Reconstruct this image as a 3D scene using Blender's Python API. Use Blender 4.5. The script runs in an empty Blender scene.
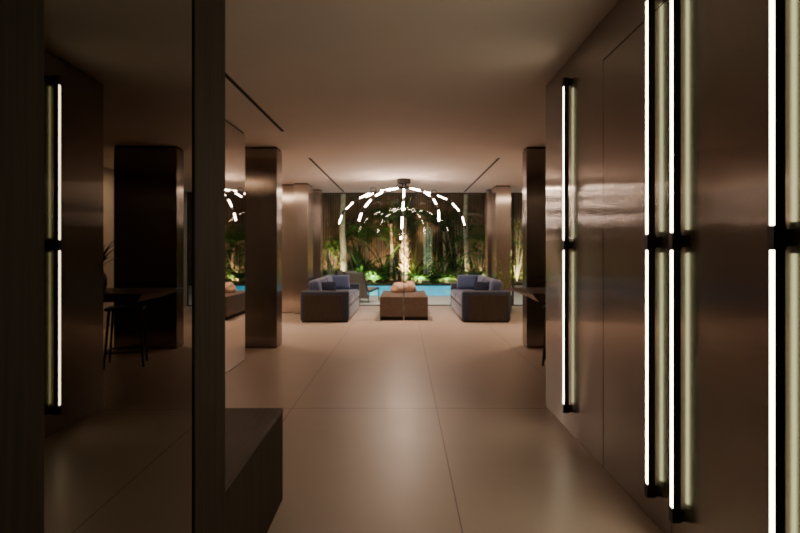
import bpy, bmesh, math, random
from mathutils import Vector, Matrix, Euler, noise
random.seed(7)
C = bpy.context.scene.collection
PI = math.pi
EYE, F, VX, VY = 1.306, 570.0, 404.0, 251.0
CEIL = 2.71

# ------------------------------------------------------------------ helpers
def px(x, d): return (x - VX) * d / F
def pz(y, d): return EYE - (y - VY) * d / F

def obj(name, bm, mat=None, parent=None, smooth=False):
    me = bpy.data.meshes.new(name)
    bm.normal_update()
    bm.to_mesh(me); bm.free()
    o = bpy.data.objects.new(name, me)
    C.objects.link(o)
    if mat is not None:
        for m in (mat if isinstance(mat, (list, tuple)) else [mat]): me.materials.append(m)
    if smooth:
        for p in me.polygons: p.use_smooth = True
    if parent is not None: o.parent = parent
    return o

def thing(name, label, cat, loc=(0, 0, 0), rotz=0.0, group=None):
    o = bpy.data.objects.new(name, None); C.objects.link(o)
    o.empty_display_size = 0.1
    o.location = loc; o.rotation_euler = (0, 0, rotz)
    o['label'] = label; o['category'] = cat
    if group: o['group'] = group
    return o

def tag(o, label, cat, group=None):
    o['label'] = label; o['category'] = cat
    if group: o['group'] = group
    return o

def struct(name, bm, mat, parent=None, smooth=False):
    o = obj(name, bm, mat, parent, smooth)
    if parent is None: o['kind'] = 'structure'
    return o

def dup(root, loc, rotz, label, group=None):
    r = root.copy(); C.objects.link(r); r.location = loc; r.rotation_euler = (0, 0, rotz)
    r['label'] = label
    if group: r['group'] = group
    for ch in list(root.children):
        c = ch.copy(); C.objects.link(c); c.parent = r
        for g in list(ch.children):
            d = g.copy(); C.objects.link(d); d.parent = c
    return r

def NB(): return bmesh.new()

def box(bm, x0, x1, y0, y1, z0, z1, mi=0):
    v = [bm.verts.new(p) for p in ((x0,y0,z0),(x1,y0,z0),(x1,y1,z0),(x0,y1,z0),(x0,y0,z1),(x1,y0,z1),(x1,y1,z1),(x0,y1,z1))]
    for f in ((0,3,2,1),(4,5,6,7),(0,1,5,4),(1,2,6,5),(2,3,7,6),(3,0,4,7)):
        fc = bm.faces.new([v[i] for i in f]); fc.material_index = mi
    return v

def rbox(bm, x0, x1, y0, y1, z0, z1, r=0.03, seg=3):
    b = bmesh.new(); box(b, x0, x1, y0, y1, z0, z1)
    bmesh.ops.bevel(b, geom=list(b.edges), offset=r, segments=seg, profile=0.5, affect='EDGES')
    merge(bm, b)

def merge(bm, b, M=None):
    if M is not None: bmesh.ops.transform(b, matrix=M, verts=b.verts)
    me = bpy.data.meshes.new('tmp'); b.to_mesh(me); b.free(); bm.from_mesh(me); bpy.data.meshes.remove(me)

def cyl(bm, p0, p1, r0, r1=None, seg=10, caps=True):
    if r1 is None: r1 = r0
    p0, p1 = Vector(p0), Vector(p1)
    ax = (p1 - p0).normalized()
    up = Vector((0, 0, 1)) if abs(ax.z) < 0.95 else Vector((1, 0, 0))
    u = ax.cross(up).normalized(); w = ax.cross(u)
    a, b = [], []
    for i in range(seg):
        t = 2 * PI * i / seg; dv = u * math.cos(t) + w * math.sin(t)
        a.append(bm.verts.new(p0 + dv * r0)); b.append(bm.verts.new(p1 + dv * r1))
    for i in range(seg):
        j = (i + 1) % seg
        bm.faces.new((a[i], b[i], b[j], a[j]))
    if caps:
        bm.faces.new(a); bm.faces.new(b[::-1])

def tube(bm, pts, rad, seg=10):
    pts = [Vector(p) for p in pts]; rings = []
    n = len(pts)
    rr = rad if isinstance(rad, (list, tuple)) else [rad] * n
    u = None
    for i, p in enumerate(pts):
        t = (pts[min(i + 1, n - 1)] - pts[max(i - 1, 0)]).normalized()
        if u is None:
            up = Vector((0, 0, 1)) if abs(t.z) < 0.9 else Vector((1, 0, 0))
            u = t.cross(up).normalized()
        else:
            u = (u - t * u.dot(t)).normalized()
        w = t.cross(u)
        rings.append([bm.verts.new(p + (u * math.cos(2*PI*k/seg) + w * math.sin(2*PI*k/seg)) * rr[i]) for k in range(seg)])
    for a, b in zip(rings, rings[1:]):
        for k in range(seg):
            j = (k + 1) % seg; bm.faces.new((a[k], a[j], b[j], b[k]))
    bm.faces.new(rings[0][::-1]); bm.faces.new(rings[-1])

def lathe(bm, prof, cx=0, cy=0, seg=24):
    rings = []
    for r, z in prof:
        if r < 1e-5: rings.append([bm.verts.new((cx, cy, z))])
        else: rings.append([bm.verts.new((cx + r*math.cos(2*PI*k/seg), cy + r*math.sin(2*PI*k/seg), z)) for k in range(seg)])
    for a, b in zip(rings, rings[1:]):
        for k in range(seg):
            j = (k + 1) % seg
            if len(a) == 1 and len(b) == 1: continue
            if len(a) == 1: bm.faces.new((a[0], b[j], b[k]))
            elif len(b) == 1: bm.faces.new((a[k], a[j], b[0]))
            else: bm.faces.new((a[k], a[j], b[j], b[k]))

def blade(bm, base, az, length, width, lift=1.1, droop=1.4, n=6, fold=0.25, taper=1.0):
    """one arching leaf blade starting at base, leaning out along azimuth az"""
    p = Vector(base); ang = lift; st = length / n
    out = Vector((math.cos(az), math.sin(az), 0)); side = Vector((-math.sin(az), math.cos(az), 0))
    prev = None
    for i in range(n + 1):
        t = i / n
        w = width * 0.5 * max(0.04, math.sin(PI * min(1, (0.12 + 0.88 * t) ** (0.75 * taper))) ) if i < n else width * 0.02
        d = out * math.cos(ang) + Vector((0, 0, 1)) * math.sin(ang)
        nrm = -out * math.sin(ang) + Vector((0, 0, 1)) * math.cos(ang)
        cur = (bm.verts.new(p - side * w + nrm * w * fold), bm.verts.new(p), bm.verts.new(p + side * w + nrm * w * fold))
        if prev:
            bm.faces.new((prev[0], prev[1], cur[1], cur[0])); bm.faces.new((prev[1], prev[2], cur[2], cur[1]))
        prev = cur
        p = p + d * st; ang -= droop / n

def frond(bm, base, az, length, lift=1.1, droop=1.6, leaf=0.3, n=14, lw=0.03, stemr=0.008):
    """a feathered palm or fern frond: midrib with paired leaflets"""
    p = Vector(base); ang = lift; st = length / n
    out = Vector((math.cos(az), math.sin(az), 0)); side = Vector((-math.sin(az), math.cos(az), 0))
    pts = [p.copy()]
    for i in range(n):
        d = out * math.cos(ang) + Vector((0, 0, 1)) * math.sin(ang)
        nrm = -out * math.sin(ang) + Vector((0, 0, 1)) * math.cos(ang)
        p = p + d * st; pts.append(p.copy()); ang -= droop / n
        t = (i + 1) / n
        if t < 0.12: continue
        ll = leaf * (math.sin(PI * (0.12 + 0.83 * t)) ** 0.7)
        for s in (-1, 1):
            q = p + (side * s * 0.85 + d * 0.5 - Vector((0, 0, 0.25))) * ll
            m = p + (side * s * 0.85 + d * 0.5 + nrm * 0.12) * ll * 0.5
            a = bm.verts.new(p - d * lw * 0.3); b = bm.verts.new(m - d * lw * 0.5); c = bm.verts.new(q); e = bm.verts.new(m + d * lw * 0.5)
            bm.faces.new((a, b, c, e))
    tube(bm, pts, [stemr * (1 - 0.7 * i / n) for i in range(n + 1)], seg=4)

def leafcard(bm, p, size, aspect=0.45):
    e = Euler((random.uniform(-1.2, 1.2), random.uniform(-1.2, 1.2), random.uniform(0, 2*PI))).to_matrix()
    q = [Vector((0, 0, 0)), Vector((0.45, aspect*0.5, 0.04)), Vector((1, 0, -0.1)), Vector((0.45, -aspect*0.5, 0.04))]
    v = [bm.verts.new(Vector(p) + e @ (k * size)) for k in q]
    bm.faces.new(v)

def pillow_bm(w, h, t, seg=10):
    """a soft pillow: w wide (x), h high (z), t thick (y), centred"""
    b = bmesh.new(); g = {}
    for s in (-1, 1):
        for i in range(seg + 1):
            for j in range(seg + 1):
                u, v = 2*i/seg - 1, 2*j/seg - 1
                edge = (1 - abs(u)**2.6) * (1 - abs(v)**2.6)
                pin = 1 - 0.06 * (1 - abs(u)) * (abs(v) > 0.99) - 0.06 * (1 - abs(v)) * (abs(u) > 0.99)
                if s == 1 and (i in (0, seg) or j in (0, seg)): g[(s, i, j)] = g[(-1, i, j)]; continue
                g[(s, i, j)] = b.verts.new((u*w/2*pin, s*t/2*edge**0.5, v*h/2*pin))
        for i in range(seg):
            for j in range(seg):
                q = [g[(s,i,j)], g[(s,i+1,j)], g[(s,i+1,j+1)], g[(s,i,j+1)]]
                b.faces.new(q if s == -1 else q[::-1])
    return b

def stone_bm(rx, ry, rz, seed, rough=0.12):
    b = bmesh.new(); bmesh.ops.create_icosphere(b, subdivisions=4, radius=1)
    off = Vector((seed * 3.1, seed * 1.7, seed))
    for v in b.verts:
        n = noise.noise(v.co * 1.3 + off) * rough * 1.6 + noise.noise(v.co * 4 + off) * rough * 0.3
        c = v.co * (1 + n)
        c = Vector((math.copysign(abs(c.x)**0.85, c.x)*rx, math.copysign(abs(c.y)**0.85, c.y)*ry, c.z*rz))
        if c.z < -rz * 0.72: c.z = -rz * 0.72
        v.co = c
    return b

# ------------------------------------------------------------------ materials
def mk(name):
    m = bpy.data.materials.new(name); m.use_nodes = True
    nt = m.node_tree; b = nt.nodes.get('Principled BSDF')
    return m, nt, b
def N(nt, t, **kw):
    n = nt.nodes.new(t)
    for k, v in kw.items(): setattr(n, k, v)
    return n
def L(nt, a, b): nt.links.new(a, b)
def seti(n, **kw):
    for k, v in kw.items(): n.inputs[k.replace('_', ' ')].default_value = v
def c4(c): return (c[0], c[1], c[2], 1)

def noisy(name, c1, c2, scale=(5, 5, 5), rough=0.6, bump=0.0, detail=4, metallic=0.0, rvar=0.0, spec=0.5, sheen=0.0, nscale=1.0):
    m, nt, b = mk(name)
    tc = N(nt, 'ShaderNodeTexCoord'); mp = N(nt, 'ShaderNodeMapping'); mp.inputs['Scale'].default_value = scale
    nz = N(nt, 'ShaderNodeTexNoise'); nz.inputs['Scale'].default_value = nscale; nz.inputs['Detail'].default_value = detail
    cr = N(nt, 'ShaderNodeValToRGB'); cr.color_ramp.elements[0].position = 0.3; cr.color_ramp.elements[1].position = 0.7
    cr.color_ramp.elements[0].color = c4(c1); cr.color_ramp.elements[1].color = c4(c2)
    L(nt, tc.outputs['Object'], mp.inputs['Vector']); L(nt, mp.outputs['Vector'], nz.inputs['Vector'])
    L(nt, nz.outputs['Fac'], cr.inputs['Fac']); L(nt, cr.outputs['Color'], b.inputs['Base Color'])
    b.inputs['Roughness'].default_value = rough; b.inputs['Metallic'].default_value = metallic
    b.inputs['Specular IOR Level'].default_value = spec
    if sheen: b.inputs['Sheen Weight'].default_value = sheen
    if rvar:
        mr = N(nt, 'ShaderNodeMapRange'); mr.inputs['To Min'].default_value = rough - rvar; mr.inputs['To Max'].default_value = rough + rvar
        L(nt, nz.outputs['Fac'], mr.inputs['Value']); L(nt, mr.outputs['Result'], b.inputs['Roughness'])
    if bump:
        bp = N(nt, 'ShaderNodeBump'); bp.inputs['Strength'].default_value = bump; bp.inputs['Distance'].default_value = 0.01
        L(nt, nz.outputs['Fac'], bp.inputs['Height']); L(nt, bp.outputs['Normal'], b.inputs['Normal'])
    return m

def steel(name, c1, c2, rough=0.3, aniso=0.85, grain=120.0):
    """brushed metal, vertical grain: highlights smear sideways"""
    m, nt, b = mk(name)
    tc = N(nt, 'ShaderNodeTexCoord'); mp = N(nt, 'ShaderNodeMapping'); mp.inputs['Scale'].default_value = (grain, grain, 0.7)
    nz = N(nt, 'ShaderNodeTexNoise'); nz.inputs['Scale'].default_value = 1.0; nz.inputs['Detail'].default_value = 3
    L(nt, tc.outputs['Object'], mp.inputs['Vector']); L(nt, mp.outputs['Vector'], nz.inputs['Vector'])
    mx = N(nt, 'ShaderNodeMix', data_type='RGBA'); mx.inputs['A'].default_value = c4(c1); mx.inputs['B'].default_value = c4(c2)
    L(nt, nz.outputs['Fac'], mx.inputs['Factor']); L(nt, mx.outputs['Result'], b.inputs['Base Color'])
    mr = N(nt, 'ShaderNodeMapRange'); mr.inputs['To Min'].default_value = rough * 0.9; mr.inputs['To Max'].default_value = rough * 1.1
    L(nt, nz.outputs['Fac'], mr.inputs['Value']); L(nt, mr.outputs['Result'], b.inputs['Roughness'])
    b.inputs['Metallic'].default_value = 1.0
    b.inputs['Anisotropic'].default_value = aniso
    tg = N(nt, 'ShaderNodeTangent', direction_type='RADIAL', axis='Z'); L(nt, tg.outputs['Tangent'], b.inputs['Tangent'])
    return m

def emis(name, col, strength):
    m, nt, b = mk(name)
    b.inputs['Base Color'].default_value = (0.8, 0.8, 0.8, 1)
    b.inputs['Emission Color'].default_value = c4(col); b.inputs['Emission Strength'].default_value = strength
    return m

def plain(name, col, rough=0.5, metallic=0.0, spec=0.5):
    m, nt, b = mk(name)
    nz = N(nt, 'ShaderNodeTexNoise'); nz.inputs['Scale'].default_value = 40
    mx = N(nt, 'ShaderNodeMix', data_type='RGBA'); mx.inputs['A'].default_value = c4([k*0.9 for k in col]); mx.inputs['B'].default_value = c4([min(1, k*1.1) for k in col])
    L(nt, nz.outputs['Fac'], mx.inputs['Factor']); L(nt, mx.outputs['Result'], b.inputs['Base Color'])
    b.inputs['Roughness'].default_value = rough; b.inputs['Metallic'].default_value = metallic; b.inputs['Specular IOR Level'].default_value = spec
    return m

def glassy(name, tint, refl, blend=None, rough=0.0):
    m, nt, b = mk(name); nt.nodes.remove(b)
    out = nt.nodes['Material Output']
    tr = N(nt, 'ShaderNodeBsdfTransparent'); tr.inputs['Color'].default_value = c4(tint)
    gl = N(nt, 'ShaderNodeBsdfGlossy'); gl.inputs['Roughness'].default_value = rough; gl.inputs['Color'].default_value = (1, 1, 1, 1)
    ms = N(nt, 'ShaderNodeMixShader')
    if blend is None: ms.inputs['Fac'].default_value = refl
    else:
        fr = N(nt, 'ShaderNodeFresnel'); fr.inputs['IOR'].default_value = blend
        mu = N(nt, 'ShaderNodeMath', operation='MULTIPLY'); mu.inputs[1].default_value = refl
        mu.use_clamp = True
        L(nt, fr.outputs['Fac'], mu.inputs[0]); L(nt, mu.outputs[0], ms.inputs['Fac'])
    L(nt, tr.outputs[0], ms.inputs[1]); L(nt, gl.outputs[0], ms.inputs[2]); L(nt, ms.outputs[0], out.inputs['Surface'])
    return m

def leafmat(name, c1, c2):
    m = noisy(name, c1, c2, (6, 6, 6), 0.45, detail=2)
    nt = m.node_tree; b = nt.nodes['Principled BSDF']; out = nt.nodes['Material Output']
    tl = N(nt, 'ShaderNodeBsdfTranslucent'); ms = N(nt, 'ShaderNodeMixShader'); ms.inputs['Fac'].default_value = 0.3
    src = b.inputs['Base Color'].links[0].from_socket
    L(nt, src, tl.inputs['Color']); L(nt, b.outputs[0], ms.inputs[1]); L(nt, tl.outputs[0], ms.inputs[2]); L(nt, ms.outputs[0], out.inputs['Surface'])
    return m

M_bronze = steel('bronze_brushed_steel', (0.34, 0.306, 0.285), (0.40, 0.36, 0.335), 0.165, 1.0)
def two_lobe(m, r2, fac):
    nt = m.node_tree; b = nt.nodes['Principled BSDF']; out = nt.nodes['Material Output']
    g = nt.nodes.new('ShaderNodeBsdfAnisotropic'); g.inputs['Roughness'].default_value = r2; g.inputs['Anisotropy'].default_value = 0.95
    nt.links.new(b.inputs['Base Color'].links[0].from_socket, g.inputs['Color'])
    nt.links.new(b.inputs['Tangent'].links[0].from_socket, g.inputs['Tangent'])
    ms = nt.nodes.new('ShaderNodeMixShader'); ms.inputs['Fac'].default_value = fac
    nt.links.new(b.outputs[0], ms.inputs[1]); nt.links.new(g.outputs[0], ms.inputs[2]); nt.links.new(ms.outputs[0], out.inputs['Surface'])
two_lobe(M_bronze, 0.34, 0.12)
M_bronze.node_tree.nodes['Principled BSDF'].inputs['Metallic'].default_value = 0.88
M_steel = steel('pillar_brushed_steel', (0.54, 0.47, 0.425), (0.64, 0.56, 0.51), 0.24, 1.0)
M_steelshade = steel('shaded_brushed_steel', (0.24, 0.217, 0.20), (0.31, 0.28, 0.258), 0.22, 1.0)  # same pillar steel, colour darkened to put shade on the nearer pillars
M_polish = steel('polished_steel', (0.50, 0.44, 0.39), (0.54, 0.47, 0.42), 0.012, 0.0)
M_black = plain('black_metal', (0.012, 0.011, 0.010), 0.45)
M_gap = plain('dark_gap', (0.006, 0.005, 0.004), 0.9)
M_post = noisy('dark_stained_oak', (0.022, 0.015, 0.010), (0.043, 0.029, 0.019), (60, 60, 2.5), 0.7, 0.15, spec=0.2)
M_bench = noisy('dark_oak_veneer', (0.034, 0.024, 0.019), (0.062, 0.044, 0.034), (55, 5, 55), 0.5, 0.08, spec=0.35)
M_table = noisy('brown_oak', (0.088, 0.060, 0.044), (0.130, 0.091, 0.067), (40, 4, 40), 0.42, 0.04)
M_panel = noisy('walnut_panel', (0.022, 0.014, 0.010), (0.048, 0.031, 0.021), (50, 6, 6), 0.45, 0.05)
M_ceil = noisy('painted_plaster', (0.66, 0.58, 0.52), (0.69, 0.61, 0.545), (1.5, 1.5, 1.5), 0.8, 0.01)
M_wallp = noisy('grey_plaster', (0.36, 0.31, 0.27), (0.42, 0.365, 0.315), (2, 2, 2), 0.8, 0.02)
M_blue = noisy('slate_blue_fabric', (0.042, 0.054, 0.118), (0.060, 0.075, 0.16), (90, 90, 90), 0.85, 0.15, sheen=0.3)
M_bluearm = noisy('dark_slate_fabric', (0.015, 0.021, 0.042), (0.023, 0.032, 0.062), (90, 90, 90), 0.85, 0.15, sheen=0.2)
M_bluedk = noisy('navy_fabric', (0.006, 0.009, 0.022), (0.011, 0.016, 0.035), (90, 90, 90), 0.9, 0.15, spec=0.2)
M_bluemid = noisy('denim_blue_fabric', (0.026, 0.042, 0.105), (0.038, 0.06, 0.145), (90, 90, 90), 0.85, 0.15, sheen=0.2)
M_stone = noisy('pink_sandstone', (0.40, 0.26, 0.18), (0.58, 0.40, 0.29), (9, 9, 9), 0.75, 0.5, detail=8)
M_led = emis('warm_white_led', (1.0, 0.85, 0.60), 9.0)
M_ledback = emis('rear_led', (0.92, 0.95, 0.50), 1.5)
M_chand = emis('warm_tube_glow', (1.0, 0.73, 0.56), 38.0)
M_glass = glassy('window_glass', (0.93, 0.97, 0.95), 1.1, 1.5)
M_water = glassy('pool_water', (0.75, 0.97, 1.0), 0.12)
M_fence = noisy('timber_slats', (0.11, 0.067, 0.037), (0.22, 0.135, 0.074), (12, 12, 0.8), 0.7, 0.1)
M_bark = noisy('pale_bark', (0.40, 0.31, 0.21), (0.66, 0.54, 0.39), (6, 6, 14), 0.8, 0.4)
M_bract = noisy('tan_palm_fibre', (0.42, 0.27, 0.15), (0.78, 0.60, 0.40), (14, 14, 5), 0.8, 0.4)
M_leaf = leafmat('green_leaf', (0.035, 0.105, 0.018), (0.075, 0.19, 0.03))
M_leafdk = leafmat('deep_green_leaf', (0.020, 0.055, 0.018), (0.045, 0.105, 0.03))
M_leafyl = leafmat('yellow_green_leaf', (0.16, 0.21, 0.035), (0.30, 0.34, 0.07))
M_leafdry = leafmat('dry_orange_leaf', (0.35, 0.19, 0.05), (0.5, 0.3, 0.09))
M_cactus = noisy('pale_green_stem', (0.28, 0.36, 0.24), (0.42, 0.50, 0.36), (4, 4, 9), 0.6, 0.1)
M_soil = noisy('garden_soil', (0.02, 0.014, 0.01), (0.05, 0.035, 0.022), (8, 8, 8), 0.95, 0.4)
M_terr = noisy('terrace_stone', (0.46, 0.44, 0.41), (0.55, 0.53, 0.49), (3, 3, 3), 0.55, 0.03)
M_pool = noisy('turquoise_pool_tile', (0.015, 0.36, 0.50), (0.03, 0.48, 0.62), (3, 3, 3), 0.5, 0)
M_sling = noisy('taupe_outdoor_sling', (0.16, 0.135, 0.11), (0.21, 0.18, 0.15), (60, 60, 60), 0.8, 0.1)
M_pot = noisy('dark_ceramic', (0.03, 0.028, 0.025), (0.06, 0.05, 0.045), (6, 6, 6), 0.4, 0.05)

# smoked mirror: dark, perfectly sharp
M_mirror, nt, b = mk('smoked_mirror')
b.inputs['Base Color'].default_value = (0.165, 0.15, 0.122, 1); b.inputs['Metallic'].default_value = 1; b.inputs['Roughness'].default_value = 0.0

# floor: large-format tiles with fine joints
M_floor, nt, b = mk('large_stone_tiles')
tc = N(nt, 'ShaderNodeTexCoord'); sp = N(nt, 'ShaderNodeSeparateXYZ'); L(nt, tc.outputs['Object'], sp.inputs[0])
def joint(sock, off, step, w):
    a = N(nt, 'ShaderNodeMath', operation='SUBTRACT'); a.inputs[1].default_value = off - step * 20; L(nt, sock, a.inputs[0])
    d = N(nt, 'ShaderNodeMath', operation='DIVIDE'); d.inputs[1].default_value = step; L(nt, a.outputs[0], d.inputs[0])
    f = N(nt, 'ShaderNodeMath', operation='FRACT'); L(nt, d.outputs[0], f.inputs[0])
    s = N(nt, 'ShaderNodeMath', operation='LESS_THAN'); s.inputs[1].default_value = w / step; L(nt, f.outputs[0], s.inputs[0])
    return s.outputs[0]
jx = joint(sp.outputs['X'], 0.268, 1.2, 0.0055); jy = joint(sp.outputs['Y'], 4.726, 6.0, 0.011)
mj = N(nt, 'ShaderNodeMath', operation='MAXIMUM'); L(nt, jx, mj.inputs[0]); L(nt, jy, mj.inputs[1])
nz = N(nt, 'ShaderNodeTexNoise'); nz.inputs['Scale'].default_value = 1.6; nz.inputs['Detail'].default_value = 6
mp = N(nt, 'ShaderNodeMapping'); mp.inputs['Scale'].default_value = (0.6, 2.2, 1); L(nt, tc.outputs['Object'], mp.inputs[0]); L(nt, mp.outputs[0], nz.inputs['Vector'])
mc = N(nt, 'ShaderNodeMix', data_type='RGBA'); mc.inputs['A'].default_value = (0.47, 0.375, 0.315, 1); mc.inputs['B'].default_value = (0.56, 0.455, 0.385, 1)
L(nt, nz.outputs['Fac'], mc.inputs['Factor'])
mg = N(nt, 'ShaderNodeMix', data_type='RGBA'); L(nt, mj.outputs[0], mg.inputs['Factor']); L(nt, mc.outputs['Result'], mg.inputs['A']); mg.inputs['B'].default_value = (0.13, 0.09, 0.065, 1)
L(nt, mg.outputs['Result'], b.inputs['Base Color'])
mr = N(nt, 'ShaderNodeMapRange'); mr.inputs['To Min'].default_value = 0.30; mr.inputs['To Max'].default_value = 0.42
L(nt, nz.outputs['Fac'], mr.inputs['Value']); L(nt, mr.outputs['Result'], b.inputs['Roughness'])
b.inputs['Specular IOR Level'].default_value = 0.5

# ------------------------------------------------------------------ room shell
XL, XR, YB, YW = -4.2, 3.6, -1.6, 13.6
bm = NB(); box(bm, XL, XR, YB, YW + 0.06, -0.12, 0); struct('floor', bm, M_floor)
bm = NB(); box(bm, XL - .15, XR + .15, YB - .15, YW + 0.1, CEIL, CEIL + 0.15); struct('ceiling', bm, M_ceil)
bm = NB(); box(bm, XL - 0.15, XL, YB, YW + 0.06, -0.12, CEIL); struct('wall_left', bm, M_wallp)
bm = NB(); box(bm, XL - .15, XR + .15, YB - 0.15, YB, -0.12, CEIL); struct('wall_back', bm, M_wallp)
bm = NB(); box(bm, XR, XR + 0.15, 4.82, YW + 0.06, -0.12, CEIL); struct('wall_right_dining', bm, M_wallp)
# bronze-clad wall beside the corridor, with a recess for its flush door
WX = 1.197; DY0, DY1, DZ = 2.546, 3.429, 2.455
bm = NB()
box(bm, WX, XR + .15, DY1, 4.815, 0, CEIL - 0.012); box(bm, WX, XR + .15, YB, DY0, 0, CEIL - 0.012)
box(bm, WX, XR + .15, DY0, DY1, DZ, CEIL - 0.012); box(bm, WX + 0.06, XR + .15, DY0, DY1, 0, DZ)
struct('wall_right', bm, M_bronze)
bm = NB(); box(bm, WX + 0.03, XR + .15, YB, 4.80, CEIL - 0.012, CEIL); struct('trim_1', bm, M_gap)
bm = NB(); box(bm, WX + 0.0005, WX + 0.04, DY0 + 0.005, DY1 - 0.007, 0.006, DZ - 0.007); struct('door_1', bm, M_bronze)
# window wall: low header plus four glazed bays
HEAD = CEIL - 0.014
bm = NB(); box(bm, XL, XR, YW - 0.02, YW + 0.1, HEAD, CEIL); struct('trim_2', bm, M_ceil)
for n, (a, c) in enumerate(((XL, -2.60), (-2.60, 0.0), (0.0, 2.60), (2.60, XR))):
    bm = NB(); box(bm, a + .002, c - .002, YW, YW + 0.05, 0.0, 0.022); box(bm, a + .002, c - .002, YW, YW + 0.05, HEAD - 0.03, HEAD)
    wl = 0.012 if a == 0 else 0.02; wr = 0.012 if c == 0 else 0.02
    box(bm, a + .002, a + wl, YW, YW + 0.05, 0.022, HEAD - .03); box(bm, c - wr, c - .002, YW, YW + 0.05, 0.022, HEAD - .03)
    w = struct('window_%d' % (n + 1), bm, M_black)
    bm = NB(); v = [bm.verts.new(p) for p in ((a + wl, YW + .025, .022), (c - wr, YW + .025, .022), (c - wr, YW + .025, HEAD - .03), (a + wl, YW + .025, HEAD - .03))]; bm.faces.new(v)
    g = obj('glass_pane', bm, M_glass, w)

# ------------------------------------------------------------------ left partition: oak posts around a smoked mirror
YAW = 0.0123                      # the partition runs very slightly out of square with the corridor
def pp(y, off=0.0): return (-0.60 - YAW * y + off, y, 0)
def post(y0, y1, label):
    t = thing('oak_post', label, 'post', pp((y0 + y1) / 2, -0.065), YAW)
    bm = NB(); h = (y1 - y0) / 2; box(bm, -0.07, 0.07, -h, h, 0, CEIL - 0.001)
    bmesh.ops.bevel(bm, geom=[e for e in bm.edges if abs(e.verts[0].co.z - e.verts[1].co.z) > 1], offset=0.003, segments=1, affect='EDGES')
    o = obj('post_body', bm, M_post, t); return t
post(0.42, 0.9636, 'wide dark oak post at the left edge, nearest the camera')
post(1.677, 1.977, 'dark oak post standing at the end of the wooden bench')
t = thing('smoked_mirror_panel', 'tall dark smoked mirror panel between the two oak posts', 'mirror', pp(1.3205, -0.02), YAW)
bm = NB(); box(bm, -0.018, 0.02, -0.355, 0.355, 0.002, CEIL - 0.002); obj('mirror_glass', bm, M_mirror, t)
bm = NB(); box(bm, -0.05, -0.0185, -0.355, 0.355, 0.002, CEIL - 0.002); obj('backing_board', bm, M_gap, t)

# bench
t = thing('wooden_bench', 'low solid dark oak bench block beside the oak post', 'bench', pp(2.49, -0.33), YAW)
bm = NB(); rbox(bm, -0.33, 0.33, -0.509, 0.509, 0.458, 0.48, 0.002, 1); obj('bench_top', bm, M_bench, t)
bm = NB(); box(bm, -0.33, 0.328, -0.509, 0.507, 0.0, 0.454); obj('bench_body', bm, M_post, t)
bm = NB(); box(bm, -0.32, 0.32, -0.5, 0.5, 0.454, 0.458); obj('shadow_gap', bm, M_gap, t)

# ------------------------------------------------------------------ steel pillars
def pillar(x0, x1, y0, y1, label, mat=M_steel, top=CEIL, group=None):
    cx, cy = (x0 + x1) / 2, (y0 + y1) / 2; hx, hy = (x1 - x0) / 2, (y1 - y0) / 2
    t = thing('steel_pillar', label, 'pillar', (cx, cy, 0), 0, group)
    bm = NB(); box(bm, -hx, hx, -hy, hy, 0.012, top - 0.022)
    bmesh.ops.bevel(bm, geom=list(bm.edges), offset=0.003, segments=1, affect='EDGES')
    obj('steel_cladding', bm, mat, t)
    bm = NB(); box(bm, -hx + .012, hx - .012, -hy + .012, hy - .012, top - 0.022, top - 0.001); obj('shadow_gap', bm, M_gap, t)
    bm = NB(); box(bm, -hx + .012, hx - .012, -hy + .012, hy - .012, 0, 0.012); obj('plinth', bm, M_gap, t)
    return t
pillar(-2.58, -1.89, 3.6, 6.78, 'mirror-polished steel block behind the wooden bench, reflecting the lounge', M_polish)
pillar(-2.54, -1.71, 7.674, 7.99, 'brushed steel pillar on the left between the polished block and blue sofa', M_steelshade)
pillar(1.65, 2.48, 7.674, 7.935, 'shaded brushed steel pillar on the right behind the counter table', M_steelshade)
pillar(-2.28, -1.985, 11.8, 12.45, 'broad far left steel pillar just behind the left sofa')
pillar(-2.7, -2.29, 12.0, 12.45, 'steel pillar leftmost of the far left cluster, half hidden by the nearer pillar')
pillar(-2.3, -1.905, 13.0, 13.4, 'far left steel pillar nearest the garden window')
pillar(1.97, 2.29, 12.2, 12.8, 'narrow far right steel pillar just behind the right sofa')
pillar(1.905, 2.25, 13.0, 13.4, 'far right steel pillar nearest the garden window')

# ceiling slots
def slot(x, y0, y1, label):
    bm = NB(); box(bm, x - 0.018, x + 0.018, y0, y1, CEIL - 0.004, CEIL - 0.0005)
    tag(obj('ceiling_air_slot', bm, M_gap), label, 'vent')
slot(-1.42, 3.0, 6.68, 'long thin black ceiling slot at upper left, nearest the camera')
slot(-1.428, 8.6, 13.55, 'thin black ceiling slot left of the chandelier')
slot(1.433, 8.6, 13.55, 'thin black ceiling slot right of the chandelier')

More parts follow.
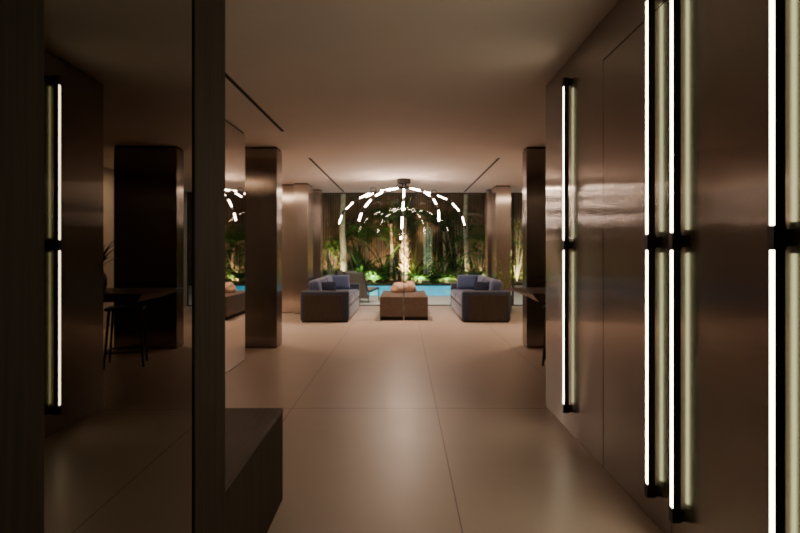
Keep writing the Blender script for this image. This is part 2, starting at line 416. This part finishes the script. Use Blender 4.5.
# ------------------------------------------------------------------ wall lights
def wall_light(y, label):
    t = thing('wall_light', label, 'wall light', (WX, y, 0.147), 0, 'vertical lights on the bronze wall')
    H = 2.401; m = H / 2; jh = 0.0375; cap = 0.062; w = 0.0145
    x0, x1 = -0.047, -0.019
    bm = NB()
    for z0, z1 in ((cap, m - jh), (m + jh, H - cap)):
        box(bm, x0, x1, -w, w, z0, z1)
        for s in (-1, 1): box(bm, x0 - .004, x0, *sorted((s * w, s * (w - .0016))), z0, z1)
    obj('channel', bm, M_black, t)
    for z0, z1 in ((cap, m - jh), (m + jh, H - cap)):
        bm = NB(); rbox(bm, x0 - 0.0045, x0 - 0.0002, -w + .0017, w - .0017, z0 + .001, z1 - .001, 0.0015, 2); obj('light_tube', bm, M_led, t)
        bm = NB(); box(bm, x1, x1 + 0.0006, -w * 0.8, w * 0.8, z0 + .012, z1 - .012); obj('rear_light_strip', bm, M_ledback, t)
    bm = NB(); box(bm, x0 - .009, x1 + .003, -w - .002, w + .002, m - jh, m + jh); box(bm, x1 + .003, 0, -w * .7, w * .7, m - jh * .7, m + jh * .7); obj('bracket', bm, M_black, t)
    for z0, z1 in ((0, cap), (H - cap, H)):
        bm = NB()
        for k in range(3): box(bm, x0 - .008, x1 + .002, -w - .002, w + .002, z0 + k * cap / 3 + (.002 if k else 0), z0 + (k + 1) * cap / 3)
        box(bm, x0 - .004, 0, -w + .003, w - .003, z0 + .004, z1 - .004); obj('end_cap', bm, M_black, t)
    return t
wall_light(4.093, 'slim vertical wall light farthest from the camera, near the bronze wall end')
wall_light(2.69, 'slim vertical wall light on the flush door, left one of the close pair')
wall_light(2.441, 'slim vertical wall light, right one of the close pair in the middle')
wall_light(1.775, 'slim vertical wall light at the right edge, nearest the camera')

# ------------------------------------------------------------------ chandelier
CX, CY = 0.0, 11.1
ch = thing('chandelier', 'spider-like chandelier of glowing jointed tubes on dark arms over the lounge', 'chandelier', (CX, CY, CEIL))
bm = NB(); lathe(bm, [(0, -0.001), (0.125, -0.001), (0.13, -0.008), (0.13, -0.082), (0.122, -0.09), (0, -0.09)], seg=32); obj('canopy', bm, M_gap, ch, True)
bm = NB()
lathe(bm, [(0, -0.09), (0.05, -0.09), (0.05, -0.15), (0.1, -0.16), (0.1, -0.185), (0, -0.19)], seg=24)
obj('hub', bm, M_gap, ch)
prof = [(0.13, 2.525), (0.60, 2.452), (0.935, 2.28), (1.19, 2.07), (1.305, 1.78)]
front = [(0.12, 2.525), (0.5, 2.28), (0.76, 1.98), (0.86, 1.66), (0.90, 1.44)]
arms = [(0, front, .0125), (-36, prof, .011), (38, prof, .011), (-88, prof, .0075), (97, prof, .0075), (-128, prof, .0055), (140, prof, .0055), (-62, [(0.13, 2.53), (.58, 2.43), (.86, 2.29)], .0075)]
for az, pr, tr in arms:
    a = math.radians(az); dx, dy = math.sin(a), -math.cos(a)
    rot = random.uniform(-0.1, 0.1)
    P = []
    for i, (r, z) in enumerate(pr):
        aa = a + rot * i * 0.5
        P.append(Vector((math.sin(aa) * r, -math.cos(aa) * r, z - CEIL + (random.uniform(-0.03, .03) if i else 0))))
    bm = NB()
    # one continuous jointed rod: thick at the joints, thin where it runs inside the light tubes
    root = Vector((dx * 0.09, dy * 0.09, -0.165))
    pts = [root, root + Vector((dx * .05, dy * .05, .035)), (root + P[0]) * 0.5 + Vector((dx * .05, dy * .05, .01)), P[0]]
    rad = [.012, .012, .012, .014]; tubes = []
    for i, (p, q) in enumerate(zip(P, P[1:])):
        d = (q - p).normalized(); s = p + d * 0.075; e = q - d * 0.075
        tubes.append((s, e)); pts += [p + d * .03, s, s + d * .004, e - d * .004, e, q - d * .03, q]
        rad += [.019 if i else .014, .013, .006, .006, .013, .019, .021 if i < len(P) - 2 else .012]
    tube(bm, pts, rad, 10)
    arm = obj('arm', bm, M_black, ch)
    for s, e in tubes:
        bm = NB(); cyl(bm, s, e, tr, tr, 12); obj('light_tube', bm, M_chand, arm, False)
    if az in (-88, 97):   # loop of flex at the first joint
        bm = NB(); pts = [P[1] + Vector((dx * .055 * math.sin(t), 0, .03 - .05 * math.cos(t))) for t in [k * PI / 6 for k in range(13)]]
        tube(bm, pts, 0.007, 6); obj('cable_loop', bm, M_black, arm)

# cable dropping at the lounge centre line
bm = NB(); cyl(bm, (0, 0, 0), (0, 0, CEIL - 0.19), 0.0055, 0.0055, 8)
o = obj('hanging_cable', bm, M_black); o.location = (-0.004, 11.62, 0)
o.data.transform(Matrix.Identity(4))
tag(o, 'thin black vertical cable passing in front of the stones into the table gap', 'cable')

# ------------------------------------------------------------------ coffee tables and stones
def coffee(x0, x1, label):
    t = thing('coffee_table', label, 'coffee table', ((x0 + x1) / 2, 11.575, 0), 0, 'pair of coffee tables')
    h = (x1 - x0) / 2
    bm = NB(); rbox(bm, -h, h, -0.875, 0.875, 0.07, 0.443, 0.004, 1); obj('table_body', bm, M_table, t)
    bm = NB(); box(bm, -h + .004, h - .004, -0.86, 0.86, 0.0, 0.07); obj('plinth', bm, M_gap, t)
coffee(-0.454, -0.013, 'left half of the pair of low brown wooden coffee tables')
coffee(0.005, 0.45, 'right half of the pair of low brown wooden coffee tables')
def stone(x, y, rx, ry, rz, seed, label):
    o = obj('decorative_stone', stone_bm(rx, ry, rz, seed), M_stone, None, True)
    zmin = min(v.co.z for v in o.data.vertices); o.location = (x, y, 0.443 - zmin); tag(o, label, 'stone', 'stones on the coffee tables')
stone(-0.085, 11.86, 0.19, 0.17, 0.125, 1, 'larger rounded pinkish stone lying on the coffee tables')
stone(0.13, 12.04, 0.13, 0.125, 0.13, 9, 'smaller pinkish stone behind the right end of the larger stone')

# ------------------------------------------------------------------ sofas (built facing +x, length along y)
def sofa(loc, rz, label, mirror):
    t = thing('sofa', label, 'sofa', loc, rz, 'blue sofas')
    D, Ln = 0.4465, 1.295
    def soft(name, x0, x1, y0, y1, z0, z1, r, mat, par):
        bm = NB(); rbox(bm, x0, x1, y0, y1, z0, z1, r, 4); return obj(name, bm, mat, par, True)
    bm = NB(); box(bm, -D + .03, D - .03, -Ln + .03, Ln - .03, 0, 0.03); obj('base', bm, M_gap, t)
    soft('seat_base', -D + .11, D - 0.005, -Ln + .155, Ln - .155, 0.03, 0.28, 0.03, M_blue, t)
    for s in (-1, 1):
        a = soft('armrest', -D, D, min(s*Ln, s*(Ln-.15)), max(s*Ln, s*(Ln-.15)), 0.02, 0.578, 0.045, M_bluearm, t)
        bm = NB(); y = s * (Ln - 0.006)
        rbox(bm, -D + 0.06, D - 0.13, min(y, y + s*.012), max(y, y + s*.012), 0.03, 0.50, 0.004, 1)
        obj('wood_panel', bm, M_panel, a)
    soft('backrest', -D, -D + .1, -Ln + .152, Ln - .152, 0.03, 0.578, 0.045, M_bluearm, t)
    for s in (-1, 1):
        y0, y1 = sorted((s * 0.004, s * (Ln - .156)))
        soft('seat_cushion', -D + .105, D, y0, y1, 0.283, 0.45, 0.05, M_blue, t)
        bm = NB(); rbox(bm, -0.11, 0.11, -0.563, 0.563, -0.165, 0.165, 0.07, 4)
        bmesh.ops.rotate(bm, cent=(0, 0, 0), matrix=Matrix.Rotation(-0.16, 3, 'Y'), verts=bm.verts)
        bmesh.ops.translate(bm, vec=(-D + .235, s * 0.569, 0.602), verts=bm.verts)
        obj('back_cushion', bm, M_blue, t, True)
    return t
SL = (-1.447, 11.675, 0); SR = (1.502, 11.675, 0)
sofa(SL, 0, 'slate blue sofa with wooden end panels, left of the coffee tables', 1)
sofa(SR, PI, 'slate blue sofa with wooden end panels, right of the coffee tables', -1)
def cushion(loc, w, h, th, rot, mat, label):
    o = obj('throw_pillow', pillow_bm(w, h, th), mat, None, True)
    o.location = loc; o.rotation_euler = rot; tag(o, label, 'pillow', 'throw pillows on the sofas')
cushion((-1.485, 10.85, 0.595), 0.42, 0.27, 0.15, (-0.35, 0, 0.55), M_bluedk, 'small dark navy pillow at the near end of the left sofa')
cushion((-1.42, 12.56, 0.62), 0.46, 0.34, 0.17, (-0.35, 0.0, 0.25), M_bluemid, 'large denim blue pillow against the far arm of the left sofa')
cushion((1.52, 10.85, 0.595), 0.42, 0.27, 0.15, (-0.35, 0, -0.55), M_bluedk, 'small dark navy pillow at the near end of the right sofa')
cushion((1.39, 12.56, 0.62), 0.46, 0.34, 0.17, (-0.35, 0.0, -0.25), M_bluemid, 'large denim blue pillow against the far arm of the right sofa')

# ------------------------------------------------------------------ counter table, stool, vase behind the bronze wall
t = thing('counter_table', 'high wooden counter table with a knife-edged end behind the bronze wall', 'table', (2.4, 6.35, 0))
bm = NB()
top = [(1.222, 6.70), (1.32, 5.84), (3.3, 5.84), (3.3, 6.8), (1.25, 6.8)]
bot = [(1.42, 6.55), (1.385, 5.87), (3.28, 5.87), (3.28, 6.72), (1.43, 6.66)]
tv = [bm.verts.new((x - 2.4, y - 6.35, 0.871)) for x, y in top]; te = [bm.verts.new((x - 2.4, y - 6.35, 0.858)) for x, y in top]; bv = [bm.verts.new((x - 2.4, y - 6.35, 0.783)) for x, y in bot]
bm.faces.new(tv); bm.faces.new(bv[::-1])
for A, B in ((tv, te), (te, bv)):
    for i in range(5):
        j = (i + 1) % 5; bm.faces.new((A[j], A[i], B[i], B[j]))
bmesh.ops.recalc_face_normals(bm, faces=bm.faces)
obj('table_top', bm, M_table, t)
bm = NB(); box(bm, 0.0, 0.55, -0.28, 0.28, 0.0, 0.783); obj('pedestal', bm, M_post, t)
t = thing('bar_stool', 'black bar stool with slim legs tucked under the counter table', 'stool', (1.825, 6.6, 0), -0.3)
bm = NB(); rbox(bm, -0.2, 0.2, -0.19, 0.19, 0.635, 0.67, 0.015, 2); obj('seat', bm, M_black, t)
for sx in (-1, 1):
    for sy in (-1, 1):
        bm = NB(); cyl(bm, (sx*.155, sy*.15, .636), (sx*.2, sy*.19, 0), 0.016, 0.012, 8); obj('leg', bm, M_black, t)
bm = NB()
z = 0.17; ex, ey = .188, .178
for p, q in (((-ex,-ey,z),(ex,-ey,z)), ((-ex,ey,z),(ex,ey,z)), ((-ex,-ey,z),(-ex,ey,z)), ((ex,-ey,z),(ex,ey,z))): cyl(bm, p, q, 0.010, 0.010, 8)
obj('footrest', bm, M_black, t)
t = thing('potted_plant', 'leafy plant in a dark vase on the counter table, seen in the smoked mirror', 'plant', (2.02, 6.35, 0.871))
bm = NB(); lathe(bm, [(0, 0.001), (.07, .001), (.095, .06), (.09, .16), (.05, .22), (.055, .24), (.045, .24), (.04, .2), (0, .2)]); obj('vase', bm, M_pot, t, True)
bm = NB()
for k in range(26): blade(bm, (0, 0, .22), random.uniform(0, 2*PI), random.uniform(.3, .48), .035, random.uniform(.7, 1.5), random.uniform(.4, 1.6), 5)
obj('foliage', bm, M_leafdk, t)

t = thing('potted_plant', 'thin-leaved yellowish plant in a dark pot behind the right sofa', 'plant', (2.13, 11.9, 0))
bm = NB(); lathe(bm, [(0, 0.001), (.10, .001), (.13, .2), (.14, .38), (.125, .38), (.12, .33), (0, .33)]); obj('pot', bm, M_pot, t, True)
bm = NB()
for k in range(9):
    a = k * 2.4; top = Vector((math.cos(a) * .16 - .06, math.sin(a) * .06 - .03, random.uniform(.8, 1.2)))
    cyl(bm, (math.cos(a) * .04, math.sin(a) * .04, .33), top, .005, .003, 5)
    for j in range(9):
        p = Vector((math.cos(a) * .04, math.sin(a) * .04, .33)).lerp(top, .35 + .65 * j / 8)
        ang = random.uniform(0, 2 * PI)
        blade(bm, p, ang, random.uniform(.14, .28) * (.5 if math.sin(ang) > .4 else 1), .022, random.uniform(.1, .9), random.uniform(.3, 1.4), 4)
obj('foliage', bm, M_leafyl, t)

# ------------------------------------------------------------------ terrace, pool and garden
GY = 26.0
P0, P1 = 16.8, 21.9
DO = 2.4                          # set-back of the planting behind the pool
bm = NB(); box(bm, -9, 9, YW + .062, P0, -0.15, -0.012); box(bm, -9, -7, P0, P1, -.15, -.012); box(bm, 2.85, 9, P0, P1, -.15, -.012); struct('terrace', bm, M_terr)
bm = NB(); box(bm, -9, 9, P1, P1 + 0.3, -0.3, 0.03); o = struct('pool_coping', bm, M_soil)
bm = NB(); box(bm, -9, 9, P1 + .3, GY + 1.2, -0.3, 0.04); struct('garden_bed', bm, M_soil)
bm = NB()
box(bm, -7, 2.85, P0, P1, -1.35, -1.2); box(bm, -7, 2.85, P1 - .05, P1, -1.2, -.03); box(bm, -7, 2.85, P0, P0 + .05, -1.2, -.03); box(bm, -7, -6.95, P0 + .05, P1 - .05, -1.2, -.03); box(bm, 2.8, 2.85, P0 + .05, P1 - .05, -1.2, -.03)
struct('pool_basin', bm, M_pool)
bm = NB(); v = [bm.verts.new(p) for p in ((-6.95, P0 + .05, -.07), (2.8, P0 + .05, -.07), (2.8, P1 - .05, -.07), (-6.95, P1 - .05, -.07))]; bm.faces.new(v)
o = obj('pool_water', bm, M_water); o['kind'] = 'stuff'; tag(o, 'bright turquoise lit water in the pool beyond the window', 'water')
# slat fence
t = thing('slat_fence', 'tall timber fence of vertical slats closing the garden behind the plants', 'fence', (0, GY, 0.04))
bm = NB(); x = -9.0
while x < 9:
    w = random.uniform(.07, .11); box(bm, x, x + w, random.uniform(-.02, .01), .03, 0, 5.4 + random.uniform(-.1, .1)); x += w + random.uniform(.012, .03)
obj('slats', bm, M_fence, t)
bm = NB()
for z in (.4, 2.2, 4.2): box(bm, -9, 9, .031, .09, z, z + .1)
box(bm, -9, 9, .1, .12, 0, 5.4); obj('rails', bm, M_gap, t)

def pt(x, d, z=0.04): return (px(x, d + DO), d + DO, z)
def root_plant(name, label, cat, loc, group=None):
    t = thing(name, label, cat, loc, 0, group); t.scale = (1.11, 1.11, 1.11); return t

# lit palm at centre
loc = pt(404.5, 21.4); t = root_plant('palm_tree', 'palm with a brightly lit shaggy trunk at the centre of the garden', 'palm', loc)
bm = NB(); tube(bm, [(0, 0, 0), (.01, 0, .6), (-.02, 0, 1.2), (0, 0, 2.0), (.03, 0, 2.5)], [.14, .12, .11, .09, .06], 14)
for k in range(85):
    z = .05 + k * .019; a = k * 2.4; r = .12 - .02 * z / 1.7
    blade(bm, (math.cos(a) * r, math.sin(a) * r, z), a, random.uniform(.2, .34), random.uniform(.07, .12), 1.25, random.uniform(-.2, 1.2), 4, .3)
obj('trunk', bm, M_bract, t)
bm = NB()
for k in range(22): blade(bm, (0, 0, 2.3), k * 2.4, random.uniform(1.5, 2.4), .085, random.uniform(.7, 1.45), random.uniform(1.2, 2.6), 9, .3)
obj('fronds', bm, M_leaf, t)
# pale trunks left and right
def tree(xp, d, lean, h, r, label):
    t = root_plant('garden_tree', label, 'tree', pt(xp, d))
    bm = NB(); n = 9
    pts = [(lean * (i / n) ** 1.6 + .03 * math.sin(i * 1.3), 0, h * i / n) for i in range(n + 1)]
    tube(bm, pts, [r * (1.25 - .55 * i / n) for i in range(n + 1)], 12)
    for s in (-1, 1):
        b0 = Vector(pts[6]); tube(bm, [b0, b0 + Vector((s * .3, .1, .5)), b0 + Vector((s * .7, .1, 1.1))], [r * .6, r * .45, r * .3], 8)
    obj('trunk', bm, M_bark, t)
    bm = NB()
    for k in range(420):
        a, rr, zz = random.uniform(0, 2*PI), random.uniform(.1, 1.3), random.gauss(h * .93, .45)
        leafcard(bm, (lean + math.cos(a) * rr, math.sin(a) * rr * .7, max(h * .55, zz)), random.uniform(.10, .2))
    obj('foliage', bm, M_leafdk, t)
tree(343, 21.0, -.02, 5.4, .105, 'pale uplit tree trunk left of the pool, above the left sofa')
tree(466.5, 21.6, -.08, 5.3, .085, 'slender tree trunk lit from below, above the right sofa')
# columnar stems
t = root_plant('columnar_cactus', 'three pale green upright ribbed stems right of the palm', 'cactus', pt(428, 21.9))
for dx, h in ((-.125, 2.0), (.0, 2.2), (.12, 2.05)):
    bm = NB(); n = 40; rings = []
    for z in [h * i / 12 for i in range(13)]:
        rr = .046 * (1 if z < h * .95 else .75)
        rings.append([bm.verts.new((dx + math.cos(2*PI*k/n) * rr * (1 + .12 * math.cos(8 * 2*PI*k/n)), math.sin(2*PI*k/n) * rr * (1 + .12 * math.cos(8 * 2*PI*k/n)), z)) for k in range(n)])
    for a, b_ in zip(rings, rings[1:]):
        for k in range(n): bm.faces.new((a[k], a[(k+1) % n], b_[(k+1) % n], b_[k]))
    bm.faces.new(rings[-1]); bm.faces.new(rings[0][::-1]); obj('stem', bm, M_cactus, t)
# strap-leaved plant with long arching blades
def straps(xp, d, n, ln, w, mat, label, lift=(.95, 1.5), droop=(.6, 2.2), name='strap_leaf_plant'):
    t = root_plant(name, label, 'plant', pt(xp, d)); bm = NB()
    for k in range(n): blade(bm, (random.uniform(-.06, .06), random.uniform(-.06, .06), 0), k * 2.4 + random.uniform(-.3, .3), ln * random.uniform(.65, 1.05), w * random.uniform(.8, 1.2), random.uniform(*lift), random.uniform(*droop), 9, .25)
    obj('leaves', bm, mat, t)
    bm = NB(); lathe(bm, [(0, 0.0), (.08, 0), (.06, .08), (0, .1)], seg=10); obj('root_crown', bm, M_soil, t)
straps(414, 20.9, 16, 2.3, .075, M_leafyl, 'tall plant with long arching yellow-green strap leaves right of the palm')
straps(437, 21.3, 9, 1.7, .10, M_leafdry, 'plant with dry orange-brown drooping leaves beside the pale green stems', (1.2, 1.5), (.4, 1.4))
straps(361, 21.2, 16, 2.3, .11, M_leaf, 'tall dark strap-leaved plant right of the pale left trunk')
straps(383, 21.6, 14, 2.1, .09, M_leaf, 'upright strap-leaved plant left of the lit palm')
straps(452, 22.0, 16, 2.4, .09, M_leafdk, 'tall dark strap-leaved plant left of the slender right trunk')
# ferns
def fern(xp, d, n, ln, mat, label, z=0.04):
    t = root_plant('fern', label, 'fern', pt(xp, d, z)); bm = NB()
    for k in range(n): frond(bm, (0, 0, .02), k * 2.4, ln * random.uniform(.7, 1.1), random.uniform(.75, 1.35), random.uniform(1.0, 1.9), ln * .24, 12, .05, .006)
    obj('fronds', bm, mat, t)
    bm = NB(); lathe(bm, [(0, 0.0), (.07, 0), (.05, .06), (0, .08)], seg=10); obj('root_crown', bm, M_soil, t)
fern(420, 20.6, 26, .65, M_leaf, 'bushy green fern at the pool edge just right of the palm')
fern(446, 20.6, 26, .75, M_leaf, 'bright green fern at the pool edge left of the right sofa')
fern(458, 20.5, 26, .72, M_leafyl, 'lit yellow-green fern at the foot of the slender right trunk')
fern(374, 20.6, 26, .78, M_leaf, 'green fern at the pool edge behind the outdoor chair')
fern(385, 20.9, 20, .6, M_leafdk, 'small dark fern between the outdoor chair and palm')
fern(476, 20.9, 22, .9, M_leaf, 'green fern right of the slender trunk')
fern(351, 20.7, 22, .8, M_leafdk, 'dark fern at the foot of the pale left trunk')
fern(432, 20.7, 18, .55, M_leafdk, 'small dark fern below the pale green stems')
# feather palms with high fronds
def fpalm(xp, d, zc, n, ln, mat, label):
    t = root_plant('feather_palm', label, 'palm', pt(xp, d)); bm = NB()
    tube(bm, [(0, 0, 0), (.03, 0, zc * .5), (0, 0, zc)], [.07, .06, .05], 10); obj('trunk', bm, M_bract, t)
    bm = NB()
    for k in range(n): frond(bm, (0, 0, zc - .02), k * 2.4, ln * random.uniform(.8, 1.1), random.uniform(.6, 1.45), random.uniform(1.4, 2.5), ln * .27, 20, .04, .01)
    obj('fronds', bm, mat, t)
fpalm(366, 22.2, 1.5, 16, 1.9, M_leaf, 'feathery palm behind the outdoor chair')
fpalm(391, 22.3, 2.2, 16, 1.8, M_leafdk, 'tall dark feathery palm left behind the lit palm')
fpalm(444, 22.4, 1.9, 16, 1.9, M_leafdk, 'tall dark feathery palm right of the pale green stems')
fpalm(486, 22.0, 1.3, 16, 1.9, M_leaf, 'feathery palm at the right end of the garden')
fpalm(328, 22.2, 1.1, 15, 1.6, M_leaf, 'feathery palm left of the pale trunk')
# leafy bushes
def bush(xp, d, w, h, n, mat, label, sz=.16):
    t = root_plant('leafy_bush', label, 'bush', pt(xp, d)); bm = NB()
    for k in range(6):
        a = random.uniform(0, 2*PI); tube(bm, [(0, 0, 0), (math.cos(a) * w * .2, math.sin(a) * .1, h * .4), (math.cos(a) * w * .4, math.sin(a) * .2, h * .8)], [.018, .014, .008], 5)
    obj('branches', bm, M_bark, t); bm = NB()
    for k in range(n):
        zz = random.uniform(.05, 1); s = math.sqrt(max(0, 1 - (zz * 2 - 1) ** 2 * .8))
        leafcard(bm, (random.uniform(-1, 1) * w / 2 * s, random.uniform(-.3, .3) * s, zz * h), sz * random.uniform(.6, 1.2))
    obj('foliage', bm, mat, t)
bush(331, 21.3, 1.0, 1.5, 240, M_leafyl, 'lit yellowish leafy bush left of the pale trunk')
bush(355, 22.3, 1.2, 2.6, 320, M_leafdk, 'dark leafy bush against the fence right of the pale trunk')
bush(397, 22.5, 1.0, 3.0, 300, M_leafdk, 'dark leafy bush behind the lit palm')
bush(458, 22.4, 1.5, 3.0, 380, M_leafdk, 'dark leafy bush behind the slender right trunk')
bush(480, 21.4, 1.1, 1.4, 260, M_leaf, 'green leafy bush above the right sofa')
bush(517, 21.5, 1.0, 2.4, 300, M_leafyl, 'lit leafy bush seen through the narrow right window')
bush(560, 22, 1.6, 2.4, 300, M_leaf, 'leafy bush beyond the right end of the glazing')
bush(440, 21.0, .8, .9, 200, M_leaf, 'low green bush left of the bright ferns')

# outdoor chairs on the terrace
def patio_chair(loc, rz, label):
    t = thing('patio_chair', label, 'chair', loc, rz, 'outdoor chairs on the terrace')
    bm = NB()
    seat = [(-.26, .28, .40), (-.26, -.22, .36)]; 
    def sheet(p, q, th):
        p, q = Vector(p), Vector(q); n = (q - p).cross(Vector((1, 0, 0))).normalized() * th
        v = [bm.verts.new(k) for k in (p, p + Vector((.52, 0, 0)), q + Vector((.52, 0, 0)), q, p + n, p + n + Vector((.52, 0, 0)), q + n + Vector((.52, 0, 0)), q + n)]
        for f in ((0,1,2,3), (7,6,5,4), (0,4,5,1), (1,5,6,2), (2,6,7,3), (3,7,4,0)): bm.faces.new([v[i] for i in f])
    sheet((-.26, .32, .34), (-.26, -.24, .27), .03); obj('seat', bm, M_sling, t)
    bm = NB(); sheet((-.26, -.23, .10), (-.26, -.30, .36), .03); sheet((-.26, -.30, .36), (-.26, -.46, .76), .03); obj('backrest', bm, M_sling, t)
    for s in (-1, 1):
        x = s * .285
        bm = NB(); tube(bm, [(x, -.52, .80), (x, -.42, .60), (x, -.31, .36), (x, -.24, .28), (x, -.1, .28), (x, .32, .35)], .018, 8); obj('side_rail', bm, M_black, t)
        bm = NB(); cyl(bm, (x, .30, .34), (x, .32, 0), .015, .013, 8); obj('leg', bm, M_black, t)
        bm = NB(); cyl(bm, (x, -.22, .29), (x, -.26, 0), .015, .013, 8); obj('leg', bm, M_black, t)
    return t
patio_chair((px(363.5, 14.85), 14.85, -0.012), -0.45, 'taupe sling patio chair outside the window, beside the left sofa')
patio_chair((px(343, 15.9), 15.9, -0.012), 0.35, 'dim taupe patio chair outside, behind the left sofa cushions')

# ------------------------------------------------------------------ lights
def area(name, loc, size, energy, col, rot, sy=None, spread=PI):
    l = bpy.data.lights.new(name, 'AREA'); l.size = size; l.energy = energy; l.color = col; l.spread = spread
    if sy: l.shape = 'RECTANGLE'; l.size_y = sy
    o = bpy.data.objects.new(name, l); C.objects.link(o); o.location = loc; o.rotation_euler = rot; return o
def spot(name, loc, target, energy, col, ang=60, blend=.6, r=.05):
    l = bpy.data.lights.new(name, 'SPOT'); l.energy = energy; l.color = col; l.spot_size = math.radians(ang); l.spot_blend = blend; l.shadow_soft_size = r
    o = bpy.data.objects.new(name, l); C.objects.link(o); o.location = loc
    o.rotation_euler = (Vector(target) - Vector(loc)).to_track_quat('-Z', 'Y').to_euler(); return o
WARM = (1, .72, .42); YG = (1, .88, .5)
def up(xp, d, tx, td, tz, e, col=WARM, ang=60):
    d += DO; td += DO; e *= 1.2
    spot('garden_uplight', (px(xp, d), d, .12), (px(tx, td), td, tz), e, col, ang)
up(403.5, 20.2, 404.5, 21.4, 1.2, 680, WARM, 50)
up(340, 20.4, 343, 21.0, 1.0, 300, YG, 60)
up(464, 21.0, 466.5, 21.6, .8, 130, YG, 55)
up(331, 22.6, 331, 23.2, .9, 130, WARM, 80)
up(380, 22.6, 379, 23.2, 1.0, 80, WARM, 70)
up(415, 22.7, 412, 23.2, 1.0, 20, WARM, 70)
up(447, 20.15, 452, 21.2, .6, 150, YG, 100)
up(372, 20.15, 374, 21.2, .9, 130, YG, 100)
up(420, 20.15, 420, 21.5, 1.0, 150, YG, 100)
up(355, 20.3, 358, 21.5, 1.8, 110, YG, 80)
up(484, 21.0, 484, 23, 1.6, 110, WARM, 100)
up(518, 20.6, 518, 22, 1.2, 120, YG, 100)
up(430, 21.2, 428, 21.9, 1.4, 30, (.9, 1, .7), 60)
area('garden_wash', (0, 20.7, 4.8), 6, 25, (1, .9, .6), (math.radians(35), 0, 0), 1.5)
# underwater pool lights
for x in (-4.5, -1.6, .2, 2.0):
    area('pool_light', (x, P0 + .1, -.5), .5, 22, (.6, .95, 1), (math.radians(72), 0, 0), .3, math.radians(70))
# unseen fill added high above the terrace to brighten its paving
area('terrace_fill', (0, YW + 1.6, 4.2), 5, 110, (1, .9, .78), (0, 0, 0), .3)

area('hub_fill', (CX, CY, CEIL - .195), .16, 26, (1, .70, .5), (0, 0, 0))  # added fill below the hub, making up for light the thin tubes lack
# soft fill added in the side rooms so the far pillars reflect brightness
area('side_room_fill', (-3.4, 9.6, 2.67), .5, 32, (1, .72, .48), (0, 0, 0))
area('side_room_fill', (2.85, 9.5, 2.67), .4, 22, (1, .74, .5), (0, 0, 0))

# world: night
w = bpy.data.worlds.new('night'); bpy.context.scene.world = w; w.use_nodes = True
bg = w.node_tree.nodes['Background']; bg.inputs[0].default_value = (.03, .035, .05, 1); bg.inputs[1].default_value = .15

# ------------------------------------------------------------------ camera
cam = bpy.data.cameras.new('camera'); co = bpy.data.objects.new('camera', cam); C.objects.link(co)
co.location = (0, 0, EYE); co.rotation_euler = (PI / 2, 0, 0)
cam.sensor_width = 36; cam.lens = 36 * F / 800; cam.shift_x = -(VX - 400) / 800; cam.shift_y = -(266.5 - VY) / 800
cam.clip_start = 0.05; cam.clip_end = 100
sc = bpy.context.scene; sc.camera = co
sc.view_settings.view_transform = 'AgX'; sc.view_settings.look = 'None'; sc.view_settings.exposure = 1.15
sc.cycles.use_denoising = True; sc.cycles.filter_width = 1.9
sc.cycles.max_bounces = 10; sc.cycles.transparent_max_bounces = 16
sc.cycles.sample_clamp_indirect = 6
